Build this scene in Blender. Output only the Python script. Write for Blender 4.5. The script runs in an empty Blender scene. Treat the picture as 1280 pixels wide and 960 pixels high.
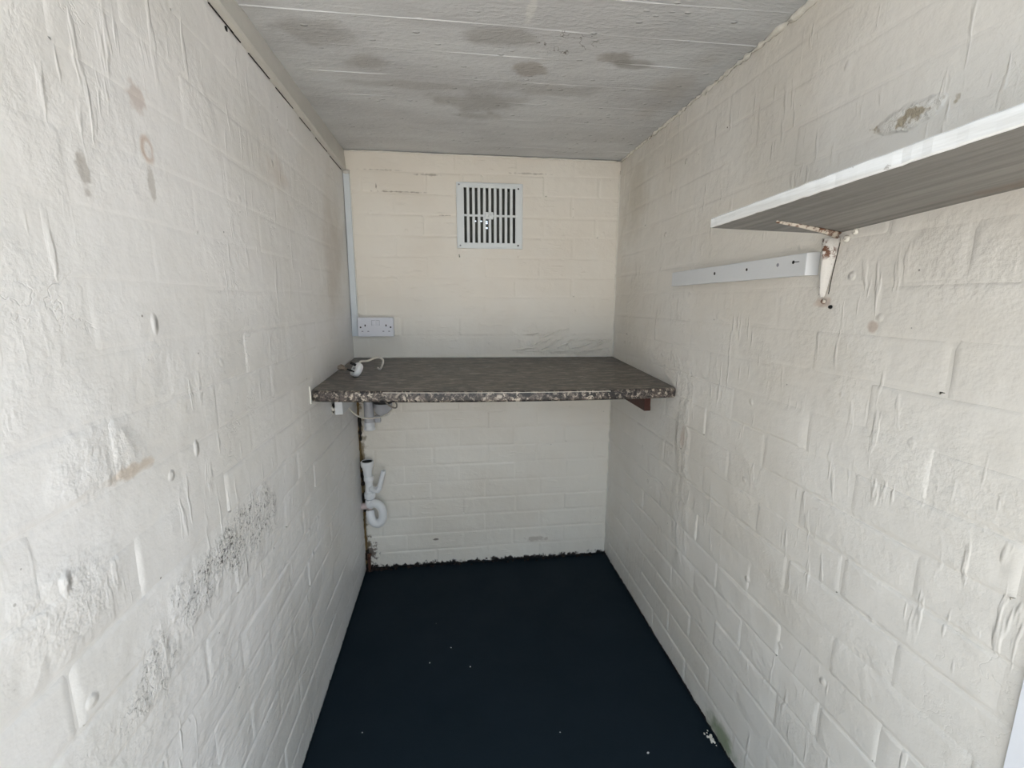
import bpy, bmesh, math, random
from mathutils import Vector, Matrix, noise as mnoise
random.seed(7)
scn = bpy.context.scene
COL = scn.collection

# ------------------------------------------------------------------ camera
cam_d = bpy.data.cameras.new('camera')
cam = bpy.data.objects.new('camera', cam_d)
COL.objects.link(cam)
scn.camera = cam
cam_d.sensor_width = 36.0
cam_d.lens = 570.7 / 1280 * 36.0
cam_d.clip_start = 0.02
CZ = 1.1745
YAW, PITCH, ROLL = 0.1266, 0.1781, 0.0023
fw = Vector((math.sin(YAW) * math.cos(PITCH), math.cos(YAW) * math.cos(PITCH), -math.sin(PITCH)))
rt0 = Vector((math.cos(YAW), -math.sin(YAW), 0))
up0 = rt0.cross(fw)
rt = rt0 * math.cos(ROLL) + up0 * math.sin(ROLL)
up = up0 * math.cos(ROLL) - rt0 * math.sin(ROLL)
cam.matrix_world = Matrix(((rt.x, up.x, -fw.x, 0), (rt.y, up.y, -fw.y, 0), (rt.z, up.z, -fw.z, CZ), (0, 0, 0, 1)))

# ------------------------------------------------------------------ sky, exposure
world = bpy.data.worlds.new('overcast_sky')
scn.world = world
world.use_nodes = True
wn = world.node_tree.nodes
bg = wn['Background']
bg.inputs['Color'].default_value = (0.72, 0.86, 1.0, 1)
bg.inputs['Strength'].default_value = 1.5
sun_d = bpy.data.lights.new('sun', 'SUN')
sun_d.energy = 25.0
sun_d.angle = 0.009
sun_d.color = (1.0, 0.93, 0.84)
sun = bpy.data.objects.new('sun', sun_d)
COL.objects.link(sun)
# the sun stands over the shed's right-hand side: it lights the ground outside but not the room
sun.rotation_euler = (-Vector((0.80, 0.25, 1.05))).to_track_quat('-Z', 'Y').to_euler()
vs = scn.view_settings
vs.view_transform = 'Standard'
vs.look = 'None'
vs.gamma = 1.0
vs.use_curve_mapping = False
vs.exposure = 0.52

# ------------------------------------------------------------------ measures (metres)
XL, XR, D, H = -0.4055, 0.6892, 1.9186, 1.7376
Y0 = 0.12                     # inner face of the doorway
COURSE = 0.0795
TH = 0.11

# ------------------------------------------------------------------ node helpers
class NT:
    def __init__(s, name, rough=0.5):
        s.m = bpy.data.materials.new(name)
        s.m.use_nodes = True
        s.t = s.m.node_tree
        s.b = s.t.nodes['Principled BSDF']
        s.b.inputs['Roughness'].default_value = rough
        g = s.t.nodes.new('ShaderNodeNewGeometry')
        s.P = g.outputs['Position']
    def link(s, a, b):
        if isinstance(a, (int, float)):
            b.default_value = a
        elif isinstance(a, tuple):
            b.default_value = a if len(a) == 4 or b.type != 'RGBA' else a + (1,)
        else:
            s.t.links.new(a, b)
    def math(s, op, a, b=0.0, c=0.0, clamp=False):
        n = s.t.nodes.new('ShaderNodeMath'); n.operation = op; n.use_clamp = clamp
        s.link(a, n.inputs[0]); s.link(b, n.inputs[1]); s.link(c, n.inputs[2])
        return n.outputs[0]
    def vmath(s, op, a, b=(0, 0, 0)):
        n = s.t.nodes.new('ShaderNodeVectorMath'); n.operation = op
        s.link(a, n.inputs[0]); s.link(b, n.inputs[1])
        return n.outputs['Value'] if op in ('LENGTH', 'DISTANCE') else n.outputs[0]
    def noise(s, vec=None, scale=10, detail=2, rough=0.5, dist=0.0, color=False):
        n = s.t.nodes.new('ShaderNodeTexNoise')
        s.link(s.P if vec is None else vec, n.inputs['Vector'])
        n.inputs['Scale'].default_value = scale; n.inputs['Detail'].default_value = detail
        n.inputs['Roughness'].default_value = rough; n.inputs['Distortion'].default_value = dist
        return n.outputs['Color' if color else 'Fac']
    def voro(s, vec=None, scale=10, feature='F1', rand=1.0):
        n = s.t.nodes.new('ShaderNodeTexVoronoi'); n.feature = feature
        s.link(s.P if vec is None else vec, n.inputs['Vector'])
        n.inputs['Scale'].default_value = scale; n.inputs['Randomness'].default_value = rand
        return n
    def ss(s, x, lo, hi, a=0.0, b=1.0, smooth=True):
        n = s.t.nodes.new('ShaderNodeMapRange')
        n.interpolation_type = 'SMOOTHSTEP' if smooth else 'LINEAR'
        s.link(x, n.inputs['Value'])
        n.inputs['From Min'].default_value = lo; n.inputs['From Max'].default_value = hi
        n.inputs['To Min'].default_value = a; n.inputs['To Max'].default_value = b
        return n.outputs[0]
    def mix(s, f, a, b):
        n = s.t.nodes.new('ShaderNodeMix'); n.data_type = 'RGBA'
        s.link(f, n.inputs[0]); s.link(a, n.inputs[6]); s.link(b, n.inputs[7])
        return n.outputs[2]
    def scaled(s, v):
        return s.vmath('MULTIPLY', s.P, v)
    def spot(s, c, r, wob=0.35, wscale=30, soft=0.5):
        """soft irregular blotch centred on a world point"""
        d = s.vmath('LENGTH', s.vmath('DIVIDE', s.vmath('SUBTRACT', s.P, c), r))
        n = s.math('MULTIPLY', s.math('SUBTRACT', s.noise(scale=wscale, detail=3), 0.5), wob * 4)
        return s.ss(s.math('ADD', d, n), 1.0, 1.0 - soft, 0, 1)
    def out(s, col=None, rough=None, height=None, spec=None):
        if col is not None: s.link(col, s.b.inputs['Base Color'])
        if rough is not None: s.link(rough, s.b.inputs['Roughness'])
        if spec is not None: s.b.inputs['Specular IOR Level'].default_value = spec
        if height is not None:
            n = s.t.nodes.new('ShaderNodeBump')
            n.inputs['Distance'].default_value = 1.0
            n.inputs['Strength'].default_value = 1.0
            s.link(height, n.inputs['Height'])
            s.link(n.outputs[0], s.b.inputs['Normal'])
        return s.m

def srgb(r, g, b):
    f = lambda c: (c / 255 / 12.92) if c <= 10 else ((c / 255 + 0.055) / 1.055) ** 2.4
    return (f(r), f(g), f(b), 1)

def simple(name, col, rough=0.5, metal=0.0, bump=0.0, bscale=60, var=0.0):
    n = NT(name, rough)
    c = col
    if var:
        dark = tuple(x * (1 - var) for x in col[:3]) + (1,)
        c = n.mix(n.noise(scale=bscale * 0.4, detail=4), dark, col)
    n.b.inputs['Metallic'].default_value = metal
    return n.out(c, rough, n.math('MULTIPLY', n.noise(scale=bscale, detail=3), bump) if bump else None)

# ------------------------------------------------------------------ painted brick materials
def wall_paint(name, base, dark, side):
    n = NT(name, 0.42)
    P = n.P
    # thick, hand-brushed relief in metres
    wob = n.vmath('ADD', P, n.vmath('MULTIPLY', n.noise(scale=14, detail=2, color=True), (0.012, 0.012, 0.012)))
    fine = n.math('MULTIPLY', n.noise(scale=230, detail=3, rough=0.6), 0.00035)
    med = n.math('ADD', n.math('MULTIPLY', n.noise(scale=34, detail=4, rough=0.5), 0.0019 if side != 'back' else 0.0014), n.math('MULTIPLY', n.noise(scale=9, detail=1), 0.0032))
    dripv = n.vmath('MULTIPLY', wob, (62, 62, 11) if side != 'back' else (16, 16, 75))
    drip = n.noise(vec=dripv, scale=1.0, detail=2)
    dm = n.ss(n.noise(scale=6, detail=1), 0.46, 0.62)
    drip = n.math('MULTIPLY', n.math('MULTIPLY', n.ss(drip, 0.57, 0.74), dm), 0.0015 if side != 'back' else 0.0010)
    vb = n.voro(vec=wob, scale=16)
    blob = n.math('MULTIPLY', n.ss(vb.outputs['Distance'], 0.16, 0.05), n.ss(n.noise(vec=vb.outputs['Color'], scale=1.3), 0.58, 0.64))
    blob = n.math('MULTIPLY', blob, 0.0022 if side != 'back' else 0.0008)
    h = n.math('ADD', n.math('ADD', fine, med), n.math('ADD', drip, blob))
    # lumps where coats have built up
    lm = n.ss(n.noise(scale=7, detail=2), 0.46, 0.60)
    h = n.math('ADD', h, n.math('MULTIPLY', n.math('MULTIPLY', lm, n.noise(vec=wob, scale=70, detail=4, rough=0.6)), 0.0019 if side != 'back' else 0.0013))
    # wandering cracks of built-up paint
    cr = n.noise(vec=wob, scale=9, detail=5, rough=0.6)
    crk = n.ss(n.math('ABSOLUTE', n.math('SUBTRACT', cr, 0.5)), 0.012, 0.0)
    crm = n.ss(n.noise(scale=5, detail=1), 0.55, 0.66)
    h = n.math('SUBTRACT', h, n.math('MULTIPLY', n.math('MULTIPLY', crk, crm), 0.0006 if side == 'left' else 0.0002))
    # general tone drift and small dark pinholes
    col = n.mix(n.ss(n.noise(scale=2.6, detail=4), 0.35, 0.68), base, dark)
    vp = n.voro(scale=24)
    pin = n.math('MULTIPLY', n.ss(vp.outputs['Distance'], 0.05, 0.03), n.ss(n.noise(vec=vp.outputs['Color'], scale=1.3), 0.58, 0.60))
    col = n.mix(n.math('MULTIPLY', pin, 0.75), col, srgb(95, 88, 78))
    rough = n.ss(n.noise(scale=12, detail=3), 0.3, 0.7, 0.30, 0.46)
    def stain(c, r, tint, amt, wob_=0.35, wsc=30, soft=0.5):
        nonlocal col
        col = n.mix(n.math('MULTIPLY', n.spot(c, r, wob_, wsc, soft), amt), col, tint)
    def rough_patch(c, r, amt, sc, wob_=0.3, stretch=(1, 1, 1)):
        nonlocal h
        m = n.spot(c, r, wob_, 14, 0.6)
        k = n.noise(vec=n.vmath('MULTIPLY', wob, stretch), scale=sc, detail=4, rough=0.65)
        h = n.math('ADD', h, n.math('MULTIPLY', n.math('MULTIPLY', m, k), amt))
        return m
    if side == 'left':
        # flaking speckled band low on the wall
        for c, r, am in [((XL, 0.88, 0.735), (.2, 0.18, 0.085), 1.0), ((XL, 0.72, 0.73), (.2, 0.14, 0.060), .85), ((XL, 0.59, 0.68), (.2, 0.08, 0.045), .6)]:
            m = rough_patch(c, r, 0.006 * am, 75)
            sp = n.ss(n.noise(scale=170, detail=4, rough=0.75), 0.52, 0.60)
            big = n.ss(n.noise(scale=34, detail=2), 0.40, 0.58)
            col = n.mix(n.math('MULTIPLY', n.math('MULTIPLY', sp, big), n.math('MULTIPLY', m, 0.9 * am)), col, srgb(58, 55, 48))
        # three rusty nail blisters and their runs
        stain((XL, 0.712, 1.436), (.2, 0.024, 0.022), srgb(168, 140, 122), 0.42, 0.5, 50)
        stain((XL, 0.718, 1.375), (.2, 0.017, 0.022), srgb(180, 146, 118), 0.55, 0.2, 40)
        stain((XL, 0.720, 1.375), (.2, 0.010, 0.014), base, 0.8, 0.2, 40)
        stain((XL, 0.716, 1.335), (.2, 0.010, 0.022), srgb(140, 128, 112), 0.4, 0.6, 60)
        stain((XL, 0.598, 1.312), (.2, 0.010, 0.026), srgb(140, 130, 118), 0.5, 0.5, 60)
        stain((XL, 0.60, 0.965), (.2, 0.05, 0.012), srgb(196, 178, 158), 0.6, 0.4, 40)
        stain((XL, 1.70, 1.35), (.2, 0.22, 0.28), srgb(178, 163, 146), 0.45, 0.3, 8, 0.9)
        stain((XL, 1.20, 1.47), (.2, 0.10, 0.05), srgb(186, 170, 154), 0.35, 0.4, 20, 0.9)
        rough_patch((XL, 0.55, 0.99), (.2, 0.09, 0.06), 0.006, 28)
        rough_patch((XL, 0.49, 0.86), (.2, 0.10, 0.06), 0.007, 22)
        rough_patch((XL, 0.80, 0.45), (.2, 0.6, 0.35), 0.004, 20, stretch=(1, .6, 1.6))
        for yy, zz in [(0.485, 0.885), (0.685, 1.144), (0.745, 0.947)]:
            m = n.spot((XL, yy, zz), (.2, 0.009, 0.016), 0.15, 40, 0.8)
            h = n.math('ADD', h, n.math('MULTIPLY', m, 0.004))
    if side == 'right':
        rough_patch((XR, 1.27, 0.76), (.2, 0.05, 0.12), 0.010, 42, stretch=(1, 1.3, .6))
        rough_patch((XR, 1.25, 0.50), (.2, 0.07, 0.20), 0.008, 34, stretch=(1, 1.3, .6))
        rough_patch((XR, 1.40, 0.94), (.2, 0.30, 0.10), 0.006, 40)
        stain((XR, 1.27, 0.77), (.2, 0.02, 0.05), srgb(205, 186, 172), 0.6)
        stain((XR, 0.68, 1.135), (.2, 0.012, 0.012), srgb(176, 148, 128), 0.5)
        stain((XR, 0.79, 1.175), (.2, 0.022, 0.012), srgb(190, 158, 138), 0.45)
        stain((XR, 0.662, 1.452), (.2, 0.05, 0.011), srgb(150, 130, 90), 0.7, 1.0, 60)
        stain((XR, 0.95, 0.03), (.2, 0.10, 0.05), srgb(96, 118, 70), 0.75, 0.4, 30, 0.9)
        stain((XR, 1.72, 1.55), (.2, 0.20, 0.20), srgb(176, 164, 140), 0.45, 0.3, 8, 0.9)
        rough_patch((XR, 0.665, 1.452), (.2, 0.07, 0.016), 0.007, 60, wob_=0.9)
    if side == 'back':
        # slumped render just above the worktop
        m = n.spot((0.47, D, 0.975), (0.27, .2, 0.050), 0.7, 22, 0.9)
        m2 = n.spot((0.36, D, 1.05), (0.12, .2, 0.035), 0.8, 22, 0.9)
        w = n.noise(vec=n.vmath('MULTIPLY', n.vmath('ADD', n.vmath('MULTIPLY', P, (1, 1, 1)), n.vmath('MULTIPLY', n.noise(scale=9, color=True), (0.05, 0, 0.05))), (26, 1, 60)), scale=1.0, detail=4, rough=0.6)
        h = n.math('ADD', h, n.math('MULTIPLY', n.math('MULTIPLY', n.math('MAXIMUM', m, n.math('MULTIPLY', m2, .5)), w), 0.008))
        for c, r, a_ in [((0.31, D, 1.678), (0.10, .2, 0.004), .55), ((-0.09, D, 1.66), (0.06, .2, 0.005), .6), ((-0.26, D, 1.672), (0.10, .2, 0.003), .5),
                         ((-0.20, D, 1.594), (0.12, .2, 0.0035), .75), ((-0.286, D, 1.612), (0.003, .2, 0.016), .9), ((-0.02, D, 1.511), (0.03, .2, 0.003), .8)]:
            stain(c, r, srgb(122, 108, 92), a_ * .85, 0.6, 60, 0.8)
        stain((0.36, D, 0.10), (0.06, .2, 0.014), srgb(150, 130, 112), 0.4, 0.5, 40)
        stain((-0.10, D, 0.127), (0.02, .2, 0.006), srgb(90, 76, 66), 0.8, 0.5, 60)
        # flaking tide line above the floor
        zn = n.math('ADD', n.vmath('LENGTH', n.vmath('MULTIPLY', P, (0, 0, 1))), n.math('MULTIPLY', n.math('SUBTRACT', n.noise(vec=n.scaled((1, 0, .5)), scale=45, detail=5, rough=0.7), 0.5), 0.075))
        col = n.mix(n.math('MULTIPLY', n.ss(zn, 0.022, 0.013), n.ss(n.noise(scale=17, detail=2), 0.35, 0.5)), col, srgb(38, 33, 31))
        # dirt where the corner has opened
        stain((XL + 0.0, D, 0.09), (0.055, .2, 0.07), srgb(84, 66, 52), 0.85, 0.7, 60)
        stain((XL + 0.0, D, 0.45), (0.03, .2, 0.42), srgb(120, 100, 62), 0.85, 0.5, 40)
    # dark floor paint brushed up the foot of the wall
    zf = n.math('ADD', n.vmath('LENGTH', n.vmath('MULTIPLY', P, (0, 0, 1))), n.math('MULTIPLY', n.math('SUBTRACT', n.noise(vec=n.scaled((1, 1, 0.3)), scale=50, detail=4, rough=0.65), 0.5), 0.03))
    col = n.mix(n.ss(zf, 0.0105, 0.0085), col, srgb(20, 24, 26))
    return n.out(col, rough, h, 0.5)

M = {}
M['wall_left'] = wall_paint('cream_paint_left', srgb(233, 231, 229), srgb(222, 219, 214), 'left')
M['wall_right'] = wall_paint('cream_paint_right', srgb(234, 230, 223), srgb(225, 219, 209), 'right')
M['wall_back'] = wall_paint('cream_paint_back', srgb(236, 230, 219), srgb(229, 221, 208), 'back')

def ceiling_mat():
    n = NT('damp_concrete_ceiling', 0.45)
    fine = n.math('MULTIPLY', n.noise(vec=n.scaled((.55, 1.3, 1)), scale=110, detail=4, rough=0.65), 0.0022)
    med = n.math('MULTIPLY', n.noise(vec=n.scaled((.5, 1.2, 1)), scale=22, detail=3), 0.004)
    vb = n.voro(vec=n.scaled((.7, 1.3, 1)), scale=34)
    blob = n.math('MULTIPLY', n.math('MULTIPLY', n.ss(vb.outputs['Distance'], 0.22, 0.08), n.ss(n.noise(vec=vb.outputs['Color'], scale=1.3), 0.50, 0.58)), 0.0024)
    h = n.math('ADD', n.math('ADD', fine, med), blob)
    base = srgb(208, 210, 212); dk = srgb(194, 195, 197)
    col = n.mix(n.ss(n.noise(vec=n.scaled((.6, 1.6, 1)), scale=4, detail=4), 0.35, 0.65), base, dk)
    def st(c, r, tint, a, wob=0.35, wsc=14, soft=0.6):
        nonlocal col
        col = n.mix(n.math('MULTIPLY', n.spot(c, r, wob, wsc, soft), a), col, tint)
    dkst = srgb(152, 150, 147)
    st((0.20, 1.225, H), (0.055, 0.035, .2), srgb(146, 138, 131), 0.65, 0.7)
    st((0.12, 1.10, H), (0.10, 0.045, .2), dkst, 0.6)
    st((0.39, 1.145, H), (0.05, 0.028, .2), srgb(144, 138, 133), 0.7, 0.8)
    st((0.44, 1.17, H), (0.06, 0.03, .2), dkst, 0.6)
    st((-0.19, 1.24, H), (0.07, 0.05, .2), dkst, 0.55)
    st((-0.28, 1.13, H), (0.10, 0.07, .2), dkst, 0.5)
    st((0.09, 1.43, H), (0.16, 0.09, .2), dkst, 0.6)
    st((0.10, 1.53, H), (0.14, 0.04, .2), dkst, 0.5, 0.7, 14, 0.9)
    st((0.25, 1.33, H), (0.20, 0.05, .2), dkst, 0.4)
    st((-0.1, 1.35, H), (0.25, 0.03, .2), dkst, 0.4)
    st((0.60, 1.30, H), (0.10, 0.22, .2), srgb(166, 160, 152), 0.4, 0.5, 9, 1.0)
    st((0.164, 0.995, H), (0.012, 0.06, .2), srgb(214, 214, 212), 0.8, 0.3, 30)
    # thin crack by the stain
    cx = n.noise(vec=n.scaled((1, 1, 0)), scale=16, detail=4)
    ck = n.math('MULTIPLY', n.ss(n.math('ABSOLUTE', n.math('SUBTRACT', cx, 0.47)), 0.007, 0.002), n.spot((0.26, 1.10, H), (0.09, 0.06, .2), .1, 10, .3))
    col = n.mix(ck, col, srgb(92, 88, 84))
    return n.out(col, n.ss(n.noise(scale=9), .3, .7, .34, .55), h, 0.5)
M['ceiling'] = ceiling_mat()

def floor_mat():
    n = NT('dark_slate_floor_paint', 0.5)
    col = n.mix(n.noise(scale=5, detail=4), srgb(24, 35, 42), srgb(31, 41, 49))
    dots = n.voro(scale=30)
    k = n.math('MULTIPLY', n.ss(dots.outputs['Distance'], 0.05, 0.03), n.ss(n.noise(vec=dots.outputs['Color'], scale=1.3), 0.62, 0.63))
    col = n.mix(k, col, srgb(120, 128, 130))
    h = n.math('ADD', n.math('MULTIPLY', n.noise(scale=300, detail=2), 0.0004), n.math('MULTIPLY', n.noise(scale=14, detail=3), 0.0012))
    return n.out(col, n.ss(n.noise(scale=8, detail=3),   .3, .7, .58, .68), h, 0.08)
M['floor'] = floor_mat()

def worktop_mat(edge):
    n = NT('worn_slate_laminate_edge' if edge else 'mottled_slate_laminate', 0.42)
    if not edge:
        a = n.noise(vec=n.scaled((.5, 1.3, 1)), scale=26, detail=6, rough=0.72, dist=0.8)
        b = n.noise(vec=n.scaled((.4, 1.3, 1)), scale=48, detail=5, rough=0.75, dist=0.5)
        col = n.mix(n.ss(a, 0.42, 0.58), srgb(56, 48, 44), srgb(112, 104, 97))
        col = n.mix(n.math('MULTIPLY', n.ss(b, 0.53, 0.64), 0.65), col, srgb(160, 150, 138))
        col = n.mix(n.math('MULTIPLY', n.ss(b, 0.46, 0.38), 0.6), col, srgb(42, 36, 34))
        return n.out(col, n.ss(a, .3, .7, .34, .50), n.math('MULTIPLY', b, 0.0003), 0.5)
    a = n.noise(scale=30, detail=6, rough=0.72, dist=0.9)
    b = n.noise(scale=75, detail=4, rough=0.75, dist=0.6)
    big = n.ss(n.noise(vec=n.scaled((1, 0, 0)), scale=9, detail=1), 0.35, 0.65)
    col = n.mix(n.ss(a, 0.44, 0.56), srgb(26, 21, 21), srgb(92, 82, 76))
    col = n.mix(n.math('MULTIPLY', n.ss(b, 0.52, 0.60), n.math('ADD', 0.35, n.math('MULTIPLY', big, 0.65))), col, srgb(196, 184, 168))
    col = n.mix(n.ss(b, 0.45, 0.38), col, srgb(14, 12, 13))
    return n.out(col, 0.38, n.math('MULTIPLY', a, 0.001), 0.5)
M['worktop'] = worktop_mat(False)
M['edge'] = worktop_mat(True)

def shelf_mat():
    n = NT('chipped_white_gloss_board', 0.4)
    s_ = n.noise(vec=n.scaled((9, 1.2, 20)), scale=3.0, detail=5, rough=0.6)
    col = n.mix(n.ss(s_, 0.38, 0.66), srgb(246, 248, 249), srgb(226, 226, 224))
    ch = n.ss(n.noise(vec=n.scaled((1, .5, 1)), scale=60, detail=5, rough=0.7), 0.66, 0.72)
    col = n.mix(n.math('MULTIPLY', ch, 0.7), col, srgb(150, 146, 140))
    h = n.math('MULTIPLY', n.noise(vec=n.scaled((6, .8, 6)), scale=14, detail=5), 0.0022)
    return n.out(col, 0.42, h, 0.5)
M['shelf'] = shelf_mat()
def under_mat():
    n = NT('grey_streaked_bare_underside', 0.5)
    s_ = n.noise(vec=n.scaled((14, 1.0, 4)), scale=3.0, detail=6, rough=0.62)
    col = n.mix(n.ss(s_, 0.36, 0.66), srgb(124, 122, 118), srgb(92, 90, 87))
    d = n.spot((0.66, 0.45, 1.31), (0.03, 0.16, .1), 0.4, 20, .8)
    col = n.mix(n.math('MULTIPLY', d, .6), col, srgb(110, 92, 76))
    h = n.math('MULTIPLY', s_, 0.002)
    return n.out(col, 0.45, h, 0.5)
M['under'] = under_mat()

def rusty(name, base, rustf, zc=None):
    n = NT(name, 0.45)
    a = n.noise(scale=70, detail=5, rough=0.7)
    r = n.ss(a, 0.5 - rustf, 0.6 - rustf)
    rc = n.mix(n.noise(scale=160, detail=3), srgb(48, 28, 18), srgb(134, 84, 52))
    if zc is not None:
        r = n.math('MULTIPLY', r, n.spot(zc, (0.03, 0.03, 0.020), 0.25, 60, 0.5))
        v = n.voro(scale=90)
        r = n.math('MAXIMUM', r, n.ss(n.noise(scale=120, detail=3), 0.66, 0.70))
    return n.out(n.mix(r, base, rc), 0.5, n.math('MULTIPLY', a, 0.002), 0.5)
M['bracket'] = rusty('white_painted_steel_rusting', srgb(222, 218, 212), 0.06, (0.668, 0.785, 1.268))
M['rust'] = rusty('heavily_rusted_steel', srgb(205, 196, 184), 0.03)
M['white_wood'] = simple('white_gloss_wood', srgb(224, 226, 228), 0.38, bump=0.0008, bscale=40, var=0.04)
M['trim'] = simple('grey_white_painted_trim', srgb(206, 203, 196), 0.42, bump=0.0016, bscale=50, var=0.12)
M['conduit'] = simple('bluish_white_trunking', srgb(216, 222, 226), 0.35, bump=0.0006, bscale=60, var=0.06)
M['white_pl'] = simple('white_socket_plastic', srgb(226, 226, 232), 0.3)
M['grey_pl'] = simple('pale_grey_mark', srgb(150, 150, 158), 0.4)
M['vent'] = simple('white_vent_plastic', srgb(228, 232, 232), 0.35, bump=0.0003, bscale=80, var=0.03)
M['duct'] = simple('grey_duct_mortar', srgb(118, 120, 114), 0.8, bump=0.002, bscale=40, var=0.3)
M['pvc'] = simple('white_waste_pvc', srgb(236, 236, 236), 0.3, bump=0.0005, bscale=60, var=0.06)
M['pvc_grey'] = simple('grey_waste_pvc', srgb(192, 192, 196), 0.4, bump=0.0006, bscale=40, var=0.15)
M['black'] = simple('black_rubber_and_mouth_shade', srgb(16, 16, 16), 0.6)  # rubber ring, and the shade painted into the fitting's mouth
M['hole'] = simple('dark_hole', srgb(14, 12, 11), 0.8)
M['cable'] = simple('ivory_flex', srgb(216, 208, 196), 0.4)
M['cable_grey'] = simple('dirty_grey_flex', srgb(132, 124, 114), 0.5)
M['plug'] = simple('white_plug_plastic', srgb(234, 233, 230), 0.3)
M['brass'] = simple('dull_brass', srgb(120, 100, 62), 0.35, metal=0.9)
M['foam'] = simple('brown_stained_filler', srgb(128, 104, 62), 0.8, bump=0.006, bscale=90, var=0.6)
M['crack'] = simple('black_damp_crack_and_shadow', srgb(34, 26, 20), 0.9, bump=0.004, bscale=80, var=0.5)  # also colours the shadow line under the shelf arm
M['redwood'] = simple('red_brown_stained_wood', srgb(82, 34, 20), 0.5, bump=0.001, bscale=60, var=0.5)
M['scrap'] = simple('taupe_scrap', srgb(150, 134, 118), 0.7, bump=0.004, bscale=120, var=0.35)
M['mortar'] = simple('pale_mortar_bead', srgb(230, 226, 216), 0.5, bump=0.003, bscale=80, var=0.06)
M['debris'] = simple('flaked_debris', srgb(58, 48, 43), 0.9, bump=0.004, bscale=150, var=0.6)
M['chip'] = simple('pale_paint_chip', srgb(205, 208, 208), 0.6)
M['paving'] = simple('grey_concrete_paving', srgb(172, 168, 162), 0.8, bump=0.003, bscale=30, var=0.15)
M['render'] = simple('white_masonry_outside', srgb(214, 212, 206), 0.7, bump=0.004, bscale=40, var=0.08)
M['jamb'] = simple('bright_white_door_lining', srgb(243, 245, 250), 0.35, bump=0.0008, bscale=30)

# ------------------------------------------------------------------ mesh helpers
def mesh_obj(name, verts, faces, mat, parent=None, origin=None, smooth=False, kind=None):
    me = bpy.data.meshes.new(name)
    o = bpy.data.objects.new(name, me)
    org = Vector(origin) if origin is not None else Vector((0, 0, 0))
    me.from_pydata([Vector(v) - org for v in verts], [], faces)
    me.materials.append(mat)
    if smooth:
        me.polygons.foreach_set('use_smooth', [True] * len(me.polygons))
    me.update()
    COL.objects.link(o)
    o.location = org
    if parent is not None:
        o.parent = parent
        po = Vector(parent.location)
        q = parent.parent
        while q is not None:
            po += Vector(q.location); q = q.parent
        o.location = org - po
    if kind: o['kind'] = kind
    return o

def tag(o, label=None, cat=None, group=None):
    if label: o['label'] = label
    if cat: o['category'] = cat
    if group: o['group'] = group
    return o

def empty(name, loc, label, cat, group=None):
    o = bpy.data.objects.new(name, None)
    o.empty_display_size = 0.05
    COL.objects.link(o)
    o.location = loc
    return tag(o, label, cat, group)

def bm_out(bm):
    bm.normal_update()
    vs_ = [v.co.copy() for v in bm.verts]
    bm.verts.index_update()
    fs = [[v.index for v in f.verts] for f in bm.faces]
    bm.free()
    return vs_, fs

def box(c, s, bev=0.0, seg=2, rot=None):
    bm = bmesh.new()
    bmesh.ops.create_cube(bm, size=1.0)
    for v in bm.verts:
        v.co = Vector((v.co.x * s[0], v.co.y * s[1], v.co.z * s[2]))
    if bev:
        bmesh.ops.bevel(bm, geom=bm.edges[:], offset=bev, segments=seg, affect='EDGES', profile=0.5)
    if rot is not None:
        bmesh.ops.rotate(bm, verts=bm.verts[:], matrix=rot, cent=(0, 0, 0))
    for v in bm.verts: v.co += Vector(c)
    return bm_out(bm)

def merge(*parts):
    V, F = [], []
    for v, f in parts:
        k = len(V)
        V += list(v); F += [[i + k for i in q] for q in f]
    return V, F

def hexa(p):
    """box from eight corners: bottom four (ccw), top four"""
    return [Vector(q) for q in p], [[3, 2, 1, 0], [4, 5, 6, 7], [0, 1, 5, 4], [1, 2, 6, 5], [2, 3, 7, 6], [3, 0, 4, 7]]

def hexa_bev(p, bev=0.001, cuts=0, jit=0.0):
    v, f = hexa(p)
    bm = bmesh.new()
    bv = [bm.verts.new(q) for q in v]
    for q in f: bm.faces.new([bv[i] for i in q])
    bmesh.ops.recalc_face_normals(bm, faces=bm.faces[:])
    if cuts:
        es = sorted(bm.edges, key=lambda e: -e.calc_length())[:4]
        bmesh.ops.subdivide_edges(bm, edges=es, cuts=cuts, use_grid_fill=True)
    if jit:
        for q in bm.verts:
            q.co += Vector((random.uniform(-jit, jit), 0, random.uniform(-jit, jit)))
    if bev:
        ed = [e for e in bm.edges if len(e.link_faces) == 2 and e.calc_face_angle() > 0.5]
        bmesh.ops.bevel(bm, geom=ed, offset=bev, segments=2, affect='EDGES', profile=0.5)
    return bm_out(bm)

def smooth_path(pts, n=6):
    P = [Vector(p) for p in pts]
    out = []
    for i in range(len(P) - 1):
        p0 = P[max(i - 1, 0)]; p1 = P[i]; p2 = P[i + 1]; p3 = P[min(i + 2, len(P) - 1)]
        for k in range(n):
            t = k / n
            out.append(0.5 * ((2 * p1) + (p2 - p0) * t + (2 * p0 - 5 * p1 + 4 * p2 - p3) * t * t + (3 * p1 - p0 - 3 * p2 + p3) * t ** 3))
    out.append(P[-1])
    return out

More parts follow.
